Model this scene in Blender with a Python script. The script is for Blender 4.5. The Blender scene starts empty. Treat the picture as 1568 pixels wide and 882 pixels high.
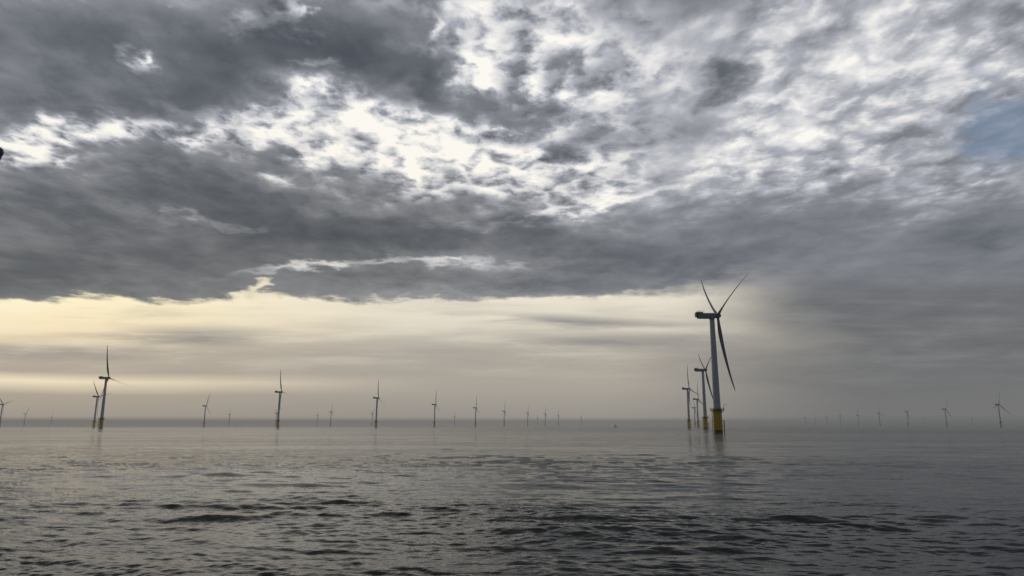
import bpy, math, random
import numpy as np
from mathutils import Vector, Matrix
random.seed(7); rng=np.random.default_rng(11)
scene=bpy.context.scene
H=5.48
scene.view_settings.view_transform='Standard'
scene.view_settings.look='None'
scene.view_settings.exposure=0
def s2l(c):
    return tuple(((v/255)/12.92 if v/255<=.04045 else ((v/255+.055)/1.055)**2.4) for v in c)+(1.0,)

# ---------------- node helper ----------------
class NT:
    def __init__(s,tree): s.t=tree; s.n=tree.nodes; s.l=tree.links
    def set(s,sock,v):
        if isinstance(v,bpy.types.NodeSocket): s.l.new(v,sock)
        else: sock.default_value=v
    def m(s,op,a,b=0.0,c=None,clamp=False):
        n=s.n.new('ShaderNodeMath'); n.operation=op; n.use_clamp=clamp
        s.set(n.inputs[0],a); s.set(n.inputs[1],b)
        if c is not None: s.set(n.inputs[2],c)
        return n.outputs[0]
    def v(s,op,a,b=(0,0,0)):
        n=s.n.new('ShaderNodeVectorMath'); n.operation=op
        s.set(n.inputs[0],a)
        if op=='SCALE': s.set(n.inputs['Scale'],b)
        else: s.set(n.inputs[1],b)
        return n.outputs['Value'] if op in('LENGTH','DOT_PRODUCT') else n.outputs[0]
    def sep(s,a):
        n=s.n.new('ShaderNodeSeparateXYZ'); s.l.new(a,n.inputs[0]); return n.outputs
    def comb(s,x,y,z=0.0):
        n=s.n.new('ShaderNodeCombineXYZ')
        for i,q in enumerate((x,y,z)): s.set(n.inputs[i],q)
        return n.outputs[0]
    def noise(s,vec,scale,detail=4,rough=.5,dist=0.0,col=False,dim='2D'):
        n=s.n.new('ShaderNodeTexNoise'); n.noise_dimensions=dim; s.l.new(vec,n.inputs['Vector'])
        n.inputs['Scale'].default_value=scale; n.inputs['Detail'].default_value=detail
        n.inputs['Roughness'].default_value=rough; n.inputs['Distortion'].default_value=dist
        return n.outputs['Color' if col else 'Fac']
    def mr(s,v,a,b,c=0.0,d=1.0,smooth=True):
        n=s.n.new('ShaderNodeMapRange'); n.interpolation_type='SMOOTHSTEP' if smooth else 'LINEAR'
        s.set(n.inputs[0],v)
        for i,q in enumerate((a,b,c,d)): s.set(n.inputs[i+1],q)
        return n.outputs[0]
    def ramp(s,v,pts):
        n=s.n.new('ShaderNodeValToRGB'); s.l.new(v,n.inputs[0]); e=n.color_ramp.elements
        while len(e)<len(pts): e.new(0.5)
        for k,(p,c) in enumerate(pts):
            e[k].position=p; e[k].color=c
        return n.outputs[0]
    def mix(s,f,a,b,mode='MIX'):
        n=s.n.new('ShaderNodeMix'); n.data_type='RGBA'; n.blend_type=mode
        s.set(n.inputs[0],f); s.set(n.inputs[6],a); s.set(n.inputs[7],b)
        return n.outputs[2]
    def blob(s,vec,t,q,st,sq,rot=0.0):
        n=s.n.new('ShaderNodeMapping'); n.vector_type='TEXTURE'
        s.l.new(vec,n.inputs[0]); n.inputs[1].default_value=(t,q,0)
        n.inputs[2].default_value=(0,0,math.radians(rot)); n.inputs[3].default_value=(st,sq,1)
        return s.mr(s.v('LENGTH',n.outputs[0]),0.0,1.0,1.0,0.0)

# ---------------- sky ----------------
SUN_AZ,SUN_EL=-24,32
world=bpy.data.worlds.new("World"); scene.world=world; world.use_nodes=True
w=NT(world.node_tree); w.n.clear()
tc=w.n.new('ShaderNodeTexCoord'); D=tc.outputs['Generated']
X,Y,Z=w.sep(D)[:3]
yy=w.m('MAXIMUM',Y,.3)
t=w.m('DIVIDE',X,yy); q=w.m('DIVIDE',Z,yy)
zp=w.m('ADD',w.m('MAXIMUM',Z,0.0),.09)
P=w.comb(w.m('DIVIDE',X,zp),w.m('MULTIPLY',w.m('DIVIDE',Y,zp),.9),0.0)
d1=w.v('SUBTRACT',w.noise(P,1.8,3,.55,0,True),(.5,.5,.5))
d2=w.v('SUBTRACT',w.noise(P,8.0,4,.6,0,True),(.5,.5,.5))
dd=w.v('ADD',w.v('SCALE',d1,1.0),w.v('SCALE',d2,.5))
dx,dy,_=w.sep(dd)[:3]
qa=w.m('ADD',w.m('ABSOLUTE',q),.02)
td=w.m('ADD',t,w.m('MULTIPLY',dx,w.m('MULTIPLY',qa,.75)))
qd=w.m('ADD',q,w.m('MULTIPLY',dy,w.m('MULTIPLY',qa,w.mr(q,.18,.36,.20,.34))))
TQ=w.comb(td,qd,0.0)
blobs=[(-.64,.60,.55,.16,-4,-.24),(-.26,.60,.34,.13,0,-.24),(-.04,.54,.22,.08,-28,-.34),
 (-.62,.50,.35,.06,0,-.10),
 (-.29,.455,.36,.095,-8,.42),(-.05,.405,.42,.105,-12,.38),(-.68,.432,.30,.034,-4,.44),(-.50,.455,.20,.06,0,.22),(-.42,.405,.30,.03,-6,.16),
 (.10,.57,.24,.17,-30,.30),(.50,.56,.62,.30,0,.32),(.27,.53,.13,.045,0,-.38),(.35,.64,.25,.03,25,.12),(.36,.42,.45,.09,12,.22),
 (-.50,.335,.62,.072,-3,-.25),(-.57,.25,.70,.10,0,-.21),(-.08,.285,.36,.050,-4,-.25),(-.75,.22,.3,.06,0,-.1),
 (-.30,.228,.17,.012,8,.48),(-.10,.238,.18,.010,-3,.36),(-.02,.208,.46,.020,-2,-.16),(.50,.26,.7,.10,0,-.13),(.22,.235,.32,.045,0,-.12),
 (.13,.330,.20,.020,12,.30),(.42,.36,.35,.03,10,.10),
 (-.62,.585,.05,.035,20,.40),(-.43,.65,.06,.05,-30,.42),(-.10,.66,.06,.04,-60,.30),(-.36,.555,.05,.02,0,.28),
 (-.47,.302,.09,.009,3,.20),(.75,.30,.25,.15,0,-.06)]
acc=None
for (a,b,c,e,r,amp) in blobs:
    o=w.m('MULTIPLY',w.blob(TQ,a,b,c,e,r),amp)
    acc=o if acc is None else w.m('ADD',acc,o)
n1=w.m('SUBTRACT',w.noise(P,1.7,5,.52,.3),.5)
n2=w.m('SUBTRACT',w.noise(P,7.0,4,.52,.3),.5)
n3=w.m('SUBTRACT',w.noise(P,15.0,3,.5,.2),.5)
Pd=w.v('ADD',P,w.v('SCALE',d2,.20))
vo=w.n.new('ShaderNodeTexVoronoi'); vo.voronoi_dimensions='2D'; vo.feature='SMOOTH_F1'; vo.inputs['Scale'].default_value=12.0
vo.inputs['Smoothness'].default_value=.7; w.l.new(Pd,vo.inputs['Vector'])
puff=w.m('SUBTRACT',vo.outputs['Distance'],.40)
puff=w.m('MULTIPLY',puff,w.mr(w.m('ADD',t,w.m('MULTIPLY',n1,.5)),.0,.35,1.0,-.55))
front=w.mr(Y,-.1,.35)
ripple=w.m('ADD',.12,w.m('MULTIPLY',w.mr(w.m('ADD',w.m('ADD',acc,.38),w.m('MULTIPLY',n1,.6)),.28,.6),.88))
ripple=w.m('MULTIPLY',ripple,w.mr(q,.20,.38))
V=w.m('ADD',.42,acc)
V=w.m('ADD',V,w.m('MULTIPLY',n1,w.mr(q,.12,.4,.26,.60)))
V=w.m('ADD',V,w.m('MULTIPLY',n2,w.m('ADD',.17,w.m('MULTIPLY',ripple,w.mr(t,-.05,.3,.64,.40)))))
V=w.m('ADD',V,w.m('MULTIPLY',n3,w.m('MULTIPLY',ripple,.16)))
V=w.m('ADD',V,w.m('MULTIPLY',puff,w.m('MULTIPLY',ripple,.90)))
V=w.m('ADD',V,w.m('MULTIPLY',w.m('SUBTRACT',front,1.0),.28))
deck=w.ramp(V,[(0,s2l((79,84,92))),(.2,s2l((101,105,112))),(.4,s2l((133,136,143))),(.6,s2l((172,175,183))),(.8,s2l((220,220,222))),(1,s2l((252,249,242)))])
warmf=w.m('MULTIPLY',w.mr(t,.5,-.4),w.mr(q,.55,.15))
deck=w.mix(w.m('MULTIPLY',warmf,.75),deck,s2l((255,249,234)),'MULTIPLY')
# clear band under the deck
S1=w.m('SUBTRACT',w.noise(w.comb(w.m('MULTIPLY',t,3.0),w.m('MULTIPLY',q,30.0)),1.6,5,.55,0),.5)
S2=w.m('SUBTRACT',w.noise(w.comb(w.m('MULTIPLY',t,2.2),w.m('MULTIPLY',q,8.0)),1.3,2,.5,0),.5)
qs=w.m('ADD',q,w.m('MULTIPLY',S2,w.mr(q,.012,.06,0,.012)))
qq=w.m('MULTIPLY',w.m('MAXIMUM',qs,0.0),4.0)
TL=w.comb(w.m('ADD',t,w.m('MULTIPLY',S1,.1)),w.m('ADD',q,w.m('MULTIPLY',S1,.014)),0.0)
left=w.ramp(qq,[(0,s2l((122,118,113))),(.026,s2l((120,116,112))),(.050,s2l((160,152,141))),(.17,s2l((174,163,148))),(.245,s2l((238,222,191))),(.300,s2l((178,167,152))),(.42,s2l((188,177,159))),(.55,s2l((244,225,188))),(.72,s2l((255,241,202))),(.9,s2l((254,239,206)))])
mid=w.ramp(qq,[(0,s2l((120,118,115))),(.022,s2l((119,117,114))),(.045,s2l((150,145,138))),(.2,s2l((168,161,151))),(.42,s2l((177,170,159))),(.58,s2l((216,209,193))),(.75,s2l((234,226,208))),(.9,s2l((216,210,200)))])
right=w.ramp(qq,[(0,s2l((104,105,105))),(.06,s2l((119,119,119))),(.3,s2l((116,117,118))),(.7,s2l((114,116,119))),(.95,s2l((115,118,124)))])
right=w.mix(1.0,right,w.ramp(w.m('ADD',.5,w.m('MULTIPLY',w.m('ADD',w.m('MULTIPLY',S1,.8),w.m('MULTIPLY',n1,.7)),w.mr(q,.02,.12))),[(.2,(.74,.74,.75,1)),(.5,(.96,.96,.96,1)),(.8,(1.28,1.26,1.23,1))]),'MULTIPLY')
low=w.mix(w.mr(t,-.05,-.70),mid,left)
low=w.mix(w.mr(w.m('ADD',t,w.m('MULTIPLY',w.m('ADD',S2,w.m('MULTIPLY',dx,.2)),w.mr(q,.0,.15,.0,.3))),.10,.54),low,right)
lb=w.m('ADD',w.blob(TL,-.46,.128,.20,.022,0),w.m('MULTIPLY',w.blob(TL,.12,.150,.30,.013,-3),.9))
lb=w.m('ADD',lb,w.m('MULTIPLY',w.blob(TL,.22,.122,.32,.016,0),.8))
lb=w.m('ADD',lb,w.m('MULTIPLY',w.blob(TL,-.70,.105,.35,.018,0),.6))
lb=w.m('ADD',lb,w.m('MULTIPLY',S1,w.mr(q,.05,.11,.2,1.4)))
low=w.mix(w.m('MULTIPLY',w.m('MULTIPLY',w.m('MAXIMUM',lb,0.0),.75,clamp=True),w.mr(t,.6,.3)),low,s2l((138,137,136)))
low=w.mix(w.m('MULTIPLY',w.m('MAXIMUM',w.m('MULTIPLY',S1,-1.0),0.0),w.m('MULTIPLY',w.mr(q,.04,.12,0,1.1),w.mr(t,.5,0.0))),low,s2l((252,243,222)))
# haze colour painted into the world below the horizon, showing through far sea
mist=w.mix(w.mr(t,-.7,.5),s2l((160,153,142)),s2l((110,111,111)))
low=w.mix(w.mr(q,-.0015,-.006),low,mist)
low=w.mix(w.m('SUBTRACT',1.0,front),low,s2l((95,98,104)))
dm=w.mr(w.m('SUBTRACT',qd,w.m('MULTIPLY',w.blob(TQ,-.36,.203,.08,.018,14),.018)),.179,w.mr(t,.08,.60,.190,.27))
cloud=w.mix(dm,low,deck)
sky=w.n.new('ShaderNodeTexSky'); sky.sky_type='NISHITA'; sky.sun_disc=False
sky.sun_elevation=math.radians(SUN_EL); sky.sun_rotation=math.radians(SUN_AZ)
bg1=w.n.new('ShaderNodeBackground'); w.l.new(sky.outputs[0],bg1.inputs[0]); bg1.inputs[1].default_value=.07
bg2=w.n.new('ShaderNodeBackground'); w.l.new(cloud,bg2.inputs[0]); bg2.inputs[1].default_value=1
clear=w.m('ADD',w.blob(TQ,.82,.455,.24,.115,-10),w.m('MULTIPLY',w.blob(TQ,.60,.50,.12,.02,20),.3))
clear=w.m('MULTIPLY',clear,w.m('ADD',1.0,w.m('MULTIPLY',n2,2.6)))
clear=w.mr(clear,.15,.85,0,.66)
ms=w.n.new('ShaderNodeMixShader'); w.l.new(clear,ms.inputs[0]); w.l.new(bg2.outputs[0],ms.inputs[1]); w.l.new(bg1.outputs[0],ms.inputs[2])
out=w.n.new('ShaderNodeOutputWorld'); w.l.new(ms.outputs[0],out.inputs[0])

sl=bpy.data.lights.new('sun','SUN'); sl.energy=.35; sl.angle=math.radians(40); sl.color=(1,.93,.82)
so=bpy.data.objects.new('sun',sl); scene.collection.objects.link(so)
sd=Vector((math.sin(math.radians(SUN_AZ))*math.cos(math.radians(SUN_EL)),math.cos(math.radians(SUN_AZ))*math.cos(math.radians(SUN_EL)),math.sin(math.radians(SUN_EL))))
so.rotation_euler=sd.to_track_quat('Z','Y').to_euler()

# ---------------- materials ----------------
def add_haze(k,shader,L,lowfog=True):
    """haze put into the material: the surface goes see-through with distance from the origin"""
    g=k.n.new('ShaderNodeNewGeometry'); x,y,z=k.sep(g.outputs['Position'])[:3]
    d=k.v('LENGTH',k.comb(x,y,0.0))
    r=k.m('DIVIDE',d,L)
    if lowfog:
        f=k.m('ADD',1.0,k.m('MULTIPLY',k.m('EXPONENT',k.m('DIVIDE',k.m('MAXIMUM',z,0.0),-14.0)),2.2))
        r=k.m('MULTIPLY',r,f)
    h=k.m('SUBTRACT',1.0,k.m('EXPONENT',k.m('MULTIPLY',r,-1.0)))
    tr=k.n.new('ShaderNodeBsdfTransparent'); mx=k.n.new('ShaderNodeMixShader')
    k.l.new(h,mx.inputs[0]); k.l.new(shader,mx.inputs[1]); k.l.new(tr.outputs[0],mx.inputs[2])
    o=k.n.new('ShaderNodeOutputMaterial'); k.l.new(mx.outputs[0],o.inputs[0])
def paint(name,col,rough=.45,L=8000,var=.12,metal=0):
    m=bpy.data.materials.new(name); m.use_nodes=True; k=NT(m.node_tree); k.n.clear()
    tcn=k.n.new('ShaderNodeTexCoord')
    mp=k.n.new('ShaderNodeMapping'); k.l.new(tcn.outputs['Object'],mp.inputs[0]); mp.inputs[3].default_value=(1,1,.12)
    n=k.noise(mp.outputs[0],1.4,5,.6,dim='3D')
    c=k.mix(k.mr(n,.35,.7),tuple(v*(1-var) for v in col[:3])+(1,),tuple(min(1,v*(1+var)) for v in col[:3])+(1,))
    b=k.n.new('ShaderNodeBsdfPrincipled'); k.l.new(c,b.inputs['Base Color']); b.inputs['Roughness'].default_value=rough; b.inputs['Metallic'].default_value=metal
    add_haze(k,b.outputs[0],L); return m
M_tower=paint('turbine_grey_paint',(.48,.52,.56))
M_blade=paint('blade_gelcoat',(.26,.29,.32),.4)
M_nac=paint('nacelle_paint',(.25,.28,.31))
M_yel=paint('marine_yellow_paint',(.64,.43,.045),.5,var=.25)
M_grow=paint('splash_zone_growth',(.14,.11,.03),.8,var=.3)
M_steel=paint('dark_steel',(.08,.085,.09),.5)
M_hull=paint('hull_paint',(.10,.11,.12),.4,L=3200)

def meshobj(name,verts,faces,mats,fm=None):
    me=bpy.data.meshes.new(name); me.from_pydata(verts,[],faces)
    for mm in mats: me.materials.append(mm)
    if fm: me.polygons.foreach_set('material_index',fm)
    me.update(); return me
class MB:
    def __init__(s): s.v=[];s.f=[];s.m=[]
    def lathe(s,prof,seg=32,M=None,mi=0,cap=True):
        b=len(s.v); M=M or Matrix()
        for (r,z) in prof:
            for i in range(seg):
                a=2*math.pi*i/seg; s.v.append(tuple(M@Vector((r*math.cos(a),r*math.sin(a),z))))
        for j in range(len(prof)-1):
            for i in range(seg):
                i2=(i+1)%seg; s.f.append((b+j*seg+i,b+j*seg+i2,b+(j+1)*seg+i2,b+(j+1)*seg+i)); s.m.append(mi)
        if cap:
            s.f.append(tuple(b+i for i in range(seg))[::-1]); s.m.append(mi)
            s.f.append(tuple(b+(len(prof)-1)*seg+i for i in range(seg))); s.m.append(mi)
    def tube(s,p0,p1,r,seg=8,mi=0):
        p0=Vector(p0);p1=Vector(p1);d=p1-p0
        M=Matrix.Translation(p0)@d.to_track_quat('Z','Y').to_matrix().to_4x4()
        s.lathe([(r,0),(r,d.length)],seg,M,mi)
    def box(s,c,sz,mi=0,bev=0.0):
        cx,cy,cz=c; lx,ly,lz=[v/2 for v in sz]; b=max(bev,.01); base=len(s.v)
        def ring(x,i):
            hy,hz=ly-i,lz-i
            return [(cx+x,cy+yy_,cz+zz_) for yy_,zz_ in ((-hy+b,-hz),(hy-b,-hz),(hy,-hz+b),(hy,hz-b),(hy-b,hz),(-hy+b,hz),(-hy,hz-b),(-hy,-hz+b))]
        rs=[ring(-lx,b*.7),ring(-lx+b,0),ring(lx-b,0),ring(lx,b*.7)]
        for r in rs: s.v+=r
        for j in range(3):
            for i in range(8):
                i2=(i+1)%8; s.f.append((base+j*8+i,base+j*8+i2,base+(j+1)*8+i2,base+(j+1)*8+i)); s.m.append(mi)
        s.f.append(tuple(base+i for i in range(8))[::-1]); s.m.append(mi)
        s.f.append(tuple(base+24+i for i in range(8))); s.m.append(mi)
    def mesh(s,name,mats):
        me=meshobj(name,s.v,s.f,mats,s.m)
        me.polygons.foreach_set('use_smooth',[len(p.vertices)==4 for p in me.polygons])
        me.set_sharp_from_angle(angle=math.radians(32))
        return me
HUB=84.0; TP=17.0
b=MB(); prof=[]
for i in range(15):
    z=TP+(HUB-2.6-TP)*i/14; r=2.55-(2.55-1.75)*i/14; prof.append((r,z))
b.lathe(prof,40)
for zz in (38,60): b.lathe([(2.62-(zz-TP)/65*.8,zz),(2.62-(zz-TP)/65*.8,zz+.25)],40,None,0)
me_tower=b.mesh('tower',[M_tower])
b=MB()
b.lathe([(2.95,2.2),(3.0,2.3),(3.0,TP-.6),(3.25,TP-.5),(3.25,TP)],40,None,0)
b.lathe([(2.97,-6),(2.97,2.2)],40,None,1)
b.lathe([(5.0,TP-1.1),(5.0,TP-.8)],28,None,2)
for i in range(14):
    a=2*math.pi*i/14; b.tube((2.9*math.cos(a),2.9*math.sin(a),TP-3.2),(4.9*math.cos(a),4.9*math.sin(a),TP-1.1),.11,6)
    b.tube((4.9*math.cos(a),4.9*math.sin(a),TP-.8),(4.9*math.cos(a),4.9*math.sin(a),TP+.4),.06,6,2)
for hz in (TP-.2,TP+.4):
    b.lathe([(4.95,hz-.05),(4.95,hz+.05),(4.83,hz+.05),(4.83,hz-.05),(4.95,hz-.05)],28,None,2,False)
for ang in (205,330):
    ca,sa=math.cos(math.radians(ang)),math.sin(math.radians(ang))
    for s_ in (-.8,.8):
        px,py=4.3*ca-s_*sa,4.3*sa+s_*ca
        b.tube((px,py,-3),(px,py,TP-3 if ang==205 else 9),.24,10)
        for zz in (1.5,5,8.5): b.tube((2.9*ca-s_*sa,2.9*sa+s_*ca,zz),(px,py,zz),.17,8)
    for zz in np.arange(0,12.5,.5): b.tube((4.1*ca+.35*sa,4.1*sa-.35*ca,zz),(4.1*ca-.35*sa,4.1*sa+.35*ca,zz),.05,5)
for a in (60,120):
    ca,sa=math.cos(math.radians(a)),math.sin(math.radians(a)); b.tube((3.3*ca,3.3*sa,-5),(3.3*ca,3.3*sa,12),.18,8)
b.tube((4.2,-1.6,TP-.8),(4.2,-1.6,TP+2.6),.13,8,2); b.tube((4.2,-1.6,TP+2.6),(6.4,-2.2,TP+3.0),.1,8,2)
me_tp=b.mesh('transition_piece',[M_yel,M_grow,M_steel])
b=MB()
b.box((-4.2,0,HUB+.1),(13.2,4.0,4.0),0,.55)
b.box((-9.0,0,HUB+2.45),(4.6,4.3,.5),1,.08)
for xx in (-11.2,-9.8,-8.2,-6.8):
    for yv in (-2.1,2.1): b.tube((xx,yv,HUB+2.7),(xx,yv,HUB+3.7),.06,6,1)
for yv in (-2.1,2.1):
    b.tube((-11.2,yv,HUB+3.7),(-6.8,yv,HUB+3.7),.06,6,1); b.tube((-11.2,yv,HUB+3.2),(-6.8,yv,HUB+3.2),.05,6,1)
b.box((-11.35,0,HUB+1.0),(1.3,4.2,3.4),1,.2)
b.tube((-5.2,.8,HUB+2.0),(-5.2,.8,HUB+4.6),.05,6,1)
b.lathe([(1.85,HUB-2.7),(1.95,HUB-1.7)],32,None,0)
me_nac=b.mesh('nacelle',[M_nac,M_steel])
def rotor_mesh():
    b=MB()
    Mx=Matrix.Rotation(math.radians(90),4,'Y')
    b.lathe([(1.7,-1.6),(1.95,-.8),(1.95,.6),(1.7,1.5),(1.15,2.2),(.4,2.6),(.02,2.65)],28,Mx,0)
    stations=[(1.0,1.9,1.0),(3,1.9,1.0),(5,2.0,.9),(8,2.5,.6),(12,3.0,.36),(16,2.9,.29),(22,2.5,.25),(30,2.05,.22),(38,1.65,.2),(46,1.25,.18),(52,.9,.16),(55,.55,.15),(56.4,.15,.15)]
    seg=16
    for k3 in range(3):
        R=Matrix.Rotation(math.radians(-120*k3),4,'X')
        base=len(b.v)
        for (r,ch,th) in stations:
            tw=math.radians(62-14*(1-min(r,40)/40))
            xo=math.tan(math.radians(2.8))*r+4.4*(r/56)**2.2
            for i in range(seg):
                a=2*math.pi*i/seg
                c=math.cos(a)*.5; e=math.sin(a)*.5*th
                if th<.95: e*=(1.0-.75*(c+.5))**.6*1.35; c-=.18*(1-th)
                cy=c*ch; cx=e*ch
                y_=cy*math.cos(tw)-cx*math.sin(tw); x_=cy*math.sin(tw)+cx*math.cos(tw)
                b.v.append(tuple(R@Vector((x_+xo,y_,r))))
        for j in range(len(stations)-1):
            for i in range(seg):
                i2=(i+1)%seg; b.f.append((base+j*seg+i,base+j*seg+i2,base+(j+1)*seg+i2,base+(j+1)*seg+i)); b.m.append(0)
        b.f.append(tuple(base+(len(stations)-1)*seg+i for i in range(seg))); b.m.append(0)
    return b.mesh('rotor',[M_blade])
me_rot=rotor_mesh()

# (bearing tangent, range north in m, rotor phase deg, yaw deg)
farm=[(.2948,498,-69,2),(.277,1005,-60,0),(.2535,1530,12,0),(.2665,2150,0,0),(.262,3230,40,0),
(-.588,1175,-18,0),(-.598,1955,78,0),(-.335,1680,-22,0),(-.4407,2900,22,4),(-.405,5250,95,0),(-.698,4950,30,0),(-.733,2700,70,0),
(-.338,4700,60,0),(-.1945,2050,-8,0),(-.2005,4950,50,0),(-.111,2710,5,0),(-.0822,6500,20,0),(-.0523,3230,0,0),(-.0112,4000,-5,0),
(.0224,4670,15,0),(.0476,4950,0,0),(.0364,7600,40,0),(.0663,6000,8,0),(.099,7000,80,0),(-.2596,4200,10,0),(-.279,6000,70,0),
(.420,7600,0,0),(.434,8000,20,0),(.451,7000,-10,0),(.4706,6000,10,0),(.4958,5600,0,0),(.5266,4670,5,0),(.5668,4200,60,0),
(.590,9500,0,0),(.622,3500,-28,0),(.659,8000,30,0),(.6994,2710,-14,0),(-.66,7200,15,0)]
def link(o,p=None):
    scene.collection.objects.link(o)
    if p: o.parent=p
    return o
for i,(tn,d,ph,yaw) in enumerate(farm):
    e=bpy.data.objects.new('wind_turbine' if i==0 else 'wind_turbine.%03d'%i,None); e.empty_display_size=5; link(e)
    e.location=(tn*d,d,0); e.rotation_euler=(0,0,math.radians(yaw+(random.uniform(-5,5) if i>6 else 0)))
    link(bpy.data.objects.new('tower',me_tower),e); link(bpy.data.objects.new('transition_piece',me_tp),e)
    link(bpy.data.objects.new('nacelle',me_nac),e)
    r=bpy.data.objects.new('rotor',me_rot); link(r,e)
    r.matrix_local=Matrix.Translation((4.3,0,HUB+.35))@Matrix.Rotation(math.radians(-6),4,'Y')@Matrix.Rotation(math.radians(-ph),4,'X')

# ---------------- distant crew vessel ----------------
b=MB()
sec=[(-9,2.6,1.6),(-5,2.9,1.5),(2,2.9,1.7),(6,2.1,2.1),(9.5,.15,2.6)]
base=len(b.v)
for (x,hw,top) in sec: b.v+=[(x,-hw,top),(x,-hw*.7,-.6),(x,hw*.7,-.6),(x,hw,top)]
for j in range(4):
    for i in range(4):
        i2=(i+1)%4; b.f.append((base+j*4+i,base+j*4+i2,base+j*4+4+i2,base+j*4+4+i)); b.m.append(0)
b.f.append((base,base+1,base+2,base+3)); b.m.append(0); b.f.append((base+19,base+18,base+17,base+16)); b.m.append(0)
b.box((0,0,3.0),(7,4.4,2.6),0,.25); b.box((.8,0,5.2),(4,3.6,1.8),0,.3)
b.tube((0,0,6),(0,0,9.5),.12,8); b.tube((0,-1,8),(0,1,8),.08,6)
v=bpy.data.objects.new('crew_vessel',b.mesh('crew_vessel',[M_hull])); link(v); v.location=(.148*1500,1500,0); v.rotation_euler=(0,0,math.radians(65))

# ---------------- ship lamp at left edge ----------------
b=MB()
lx,ly,lz=-2.392,3.0,H+1.245
b.lathe([(.004,-.024),(.018,-.02),(.025,-.008),(.025,.006),(.02,.017),(.01,.024),(.002,.026)],24,Matrix.Translation((lx,ly,lz)))
b.lathe([(.015,-.045),(.02,-.02)],16,Matrix.Translation((lx,ly,lz)))
b.tube((lx,ly,lz-.04),(lx-.24,ly,lz-.05),.01,10); b.tube((lx-.24,ly,lz-3.8),(lx-.24,ly,lz+.5),.025,16)
v=bpy.data.objects.new('ship_mast_lamp',b.mesh('ship_mast_lamp',[M_steel])); link(v)

# ---------------- sea ----------------
th=list(np.radians(np.linspace(60,14,60)))
th+=list(np.radians(np.linspace(14,.35,700)[1:]))
rad=[H/math.tan(a) for a in th]
r=rad[-1]
while r<60000: r*=1.12; rad.append(r)
rad=np.array(rad); az=np.concatenate([np.linspace(-44,44,1400),np.linspace(44,316,120)[1:-1]])
az=np.radians(az); na=len(az); nr=len(rad)
dr=np.gradient(rad)
Rg,Ag=np.meshgrid(rad,az,indexing='ij'); DR=np.repeat(dr[:,None],na,1)
Xg=Rg*np.sin(Ag); Yg=Rg*np.cos(Ag); Zg=np.zeros_like(Xg)
def field(s,n=9):
    f=np.zeros_like(Xg)
    for _ in range(n):
        a=rng.uniform(0,math.pi*2); k=2*math.pi/(s*rng.uniform(.6,1.8)); f+=np.sin(k*(Xg*np.cos(a)*.45+Yg*np.sin(a))+rng.uniform(0,7))
    return f/math.sqrt(n/2)
side=np.clip(1.08-.30*Xg/np.maximum(Rg,1)*1.6,.75,1.4)
patch=np.clip(1.0+.28*field(20),.5,1.8)*side
patch2=np.clip(1.0+.30*field(60),.5,1.8)*side
NW=160
for i in range(NW):
    lam=.28*(24/.28)**(i/(NW-1)); lam*=rng.uniform(.92,1.08)
    a=math.radians(-97)+rng.normal(0,.30 if lam<2 else .24)
    k=2*math.pi/lam
    amp=.0118*lam/(1+(lam/1.8)**1.30)*lam/(lam+.45)
    att=np.clip((lam/(DR*1.8))-1.0,0,1)
    ph=k*(Xg*math.cos(a)+Yg*math.sin(a))+rng.uniform(0,7)
    s=np.sin(ph+.5*np.sin(ph+1.57))
    Zg+=amp*att*s*(patch if i%2 else patch2)
co=np.stack([Xg,Yg,Zg],-1).reshape(-1,3)
co=np.vstack([co,[[0,0,0]]]); cidx=len(co)-1
I,J=np.meshgrid(np.arange(nr-1),np.arange(na),indexing='ij'); J2=(J+1)%na
quads=np.stack([I*na+J,(I)*na+J2,(I+1)*na+J2,(I+1)*na+J],-1).reshape(-1,4)[:, ::-1]
tris=np.stack([np.full(na,cidx),(np.arange(na)+1)%na,np.arange(na)],-1)
me=bpy.data.meshes.new('sea'); me.vertices.add(len(co)); me.vertices.foreach_set('co',co.ravel())
nl=quads.size+tris.size; me.loops.add(nl); me.loops.foreach_set('vertex_index',np.concatenate([quads.ravel(),tris.ravel()]).astype(np.int32))
npoly=len(quads)+len(tris); me.polygons.add(npoly)
ls=np.concatenate([np.arange(len(quads))*4,quads.size+np.arange(len(tris))*3]).astype(np.int32)
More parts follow.
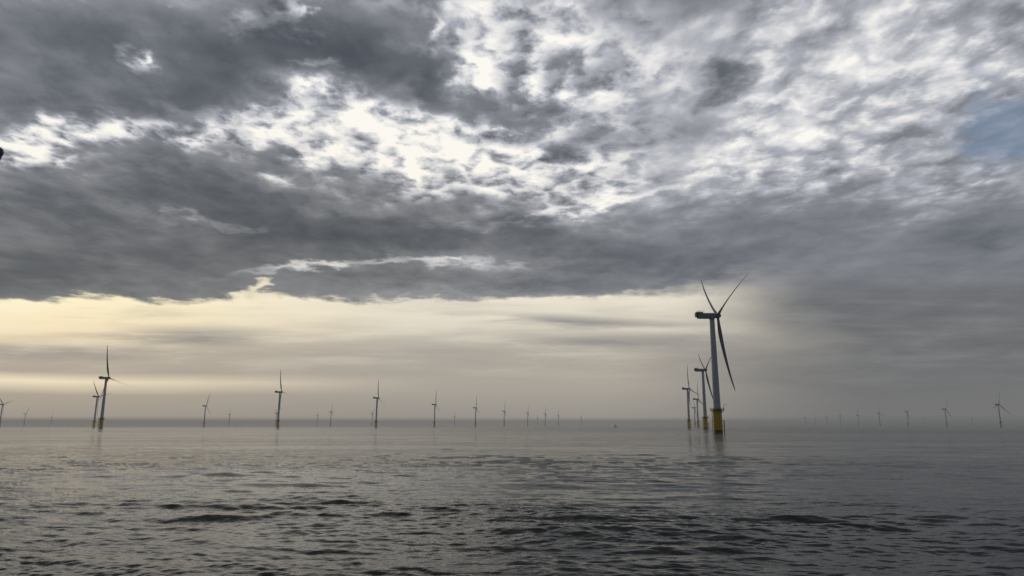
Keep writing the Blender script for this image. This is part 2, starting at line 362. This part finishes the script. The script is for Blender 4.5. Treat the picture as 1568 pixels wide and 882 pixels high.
me.polygons.foreach_set('loop_start',ls); me.polygons.foreach_set('use_smooth',np.ones(npoly,dtype=bool)); me.update(calc_edges=True); me.validate()
sea=bpy.data.objects.new('sea',me); link(sea)
if me.polygons[0].normal.z<0: me.flip_normals()
m=bpy.data.materials.new('sea_water'); m.use_nodes=True; k=NT(m.node_tree); k.n.clear()
g=k.n.new('ShaderNodeNewGeometry'); pos=g.outputs['Position']
px,py,pz=k.sep(pos)[:3]
p2=k.comb(k.m('MULTIPLY',px,.42),k.m('MULTIPLY',py,1.3),0.0)
big=k.noise(k.comb(k.m('MULTIPLY',px,.3),py,0.0),.022,4,.55,.6)
pm=k.mr(big,.36,.64,.5,1.3)
dist=k.v('LENGTH',k.comb(px,py,0.0))
h=k.m('ADD',k.m('MULTIPLY',k.noise(p2,3.0,3,.55,.3),.030),k.m('MULTIPLY',k.noise(p2,.75,5,.6,.3),k.mr(dist,30,130,.05,.34)))
h=k.m('ADD',h,k.m('MULTIPLY',k.noise(p2,.16,3,.5,.2),k.mr(dist,70,400,0.0,1.8)))
h=k.m('ADD',h,k.m('MULTIPLY',k.noise(p2,.05,3,.5,.2),k.mr(dist,150,700,0.0,3.6)))
h=k.m('MULTIPLY',h,pm)
bp=k.n.new('ShaderNodeBump'); k.l.new(h,bp.inputs['Height']); bp.inputs['Distance'].default_value=1.0
bp.inputs['Strength'].default_value=1.0
bs=k.n.new('ShaderNodeBsdfPrincipled'); bs.inputs['Base Color'].default_value=(.012,.016,.015,1); bs.inputs['IOR'].default_value=1.333
bs.inputs['Specular IOR Level'].default_value=.25
k.l.new(k.mr(dist,60,900,.05,.26),bs.inputs['Roughness']); k.l.new(bp.outputs[0],bs.inputs['Normal'])
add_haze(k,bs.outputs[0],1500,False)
me.materials.append(m)

# ---------------- camera ----------------
cam=bpy.data.cameras.new('camera'); cam.sensor_width=36; cam.lens=24.1; cam.clip_start=.05; cam.clip_end=200000
co_=bpy.data.objects.new('camera',cam); link(co_); co_.location=(0,0,H)
co_.rotation_euler=(math.radians(90+11.31),0,0); scene.camera=co_
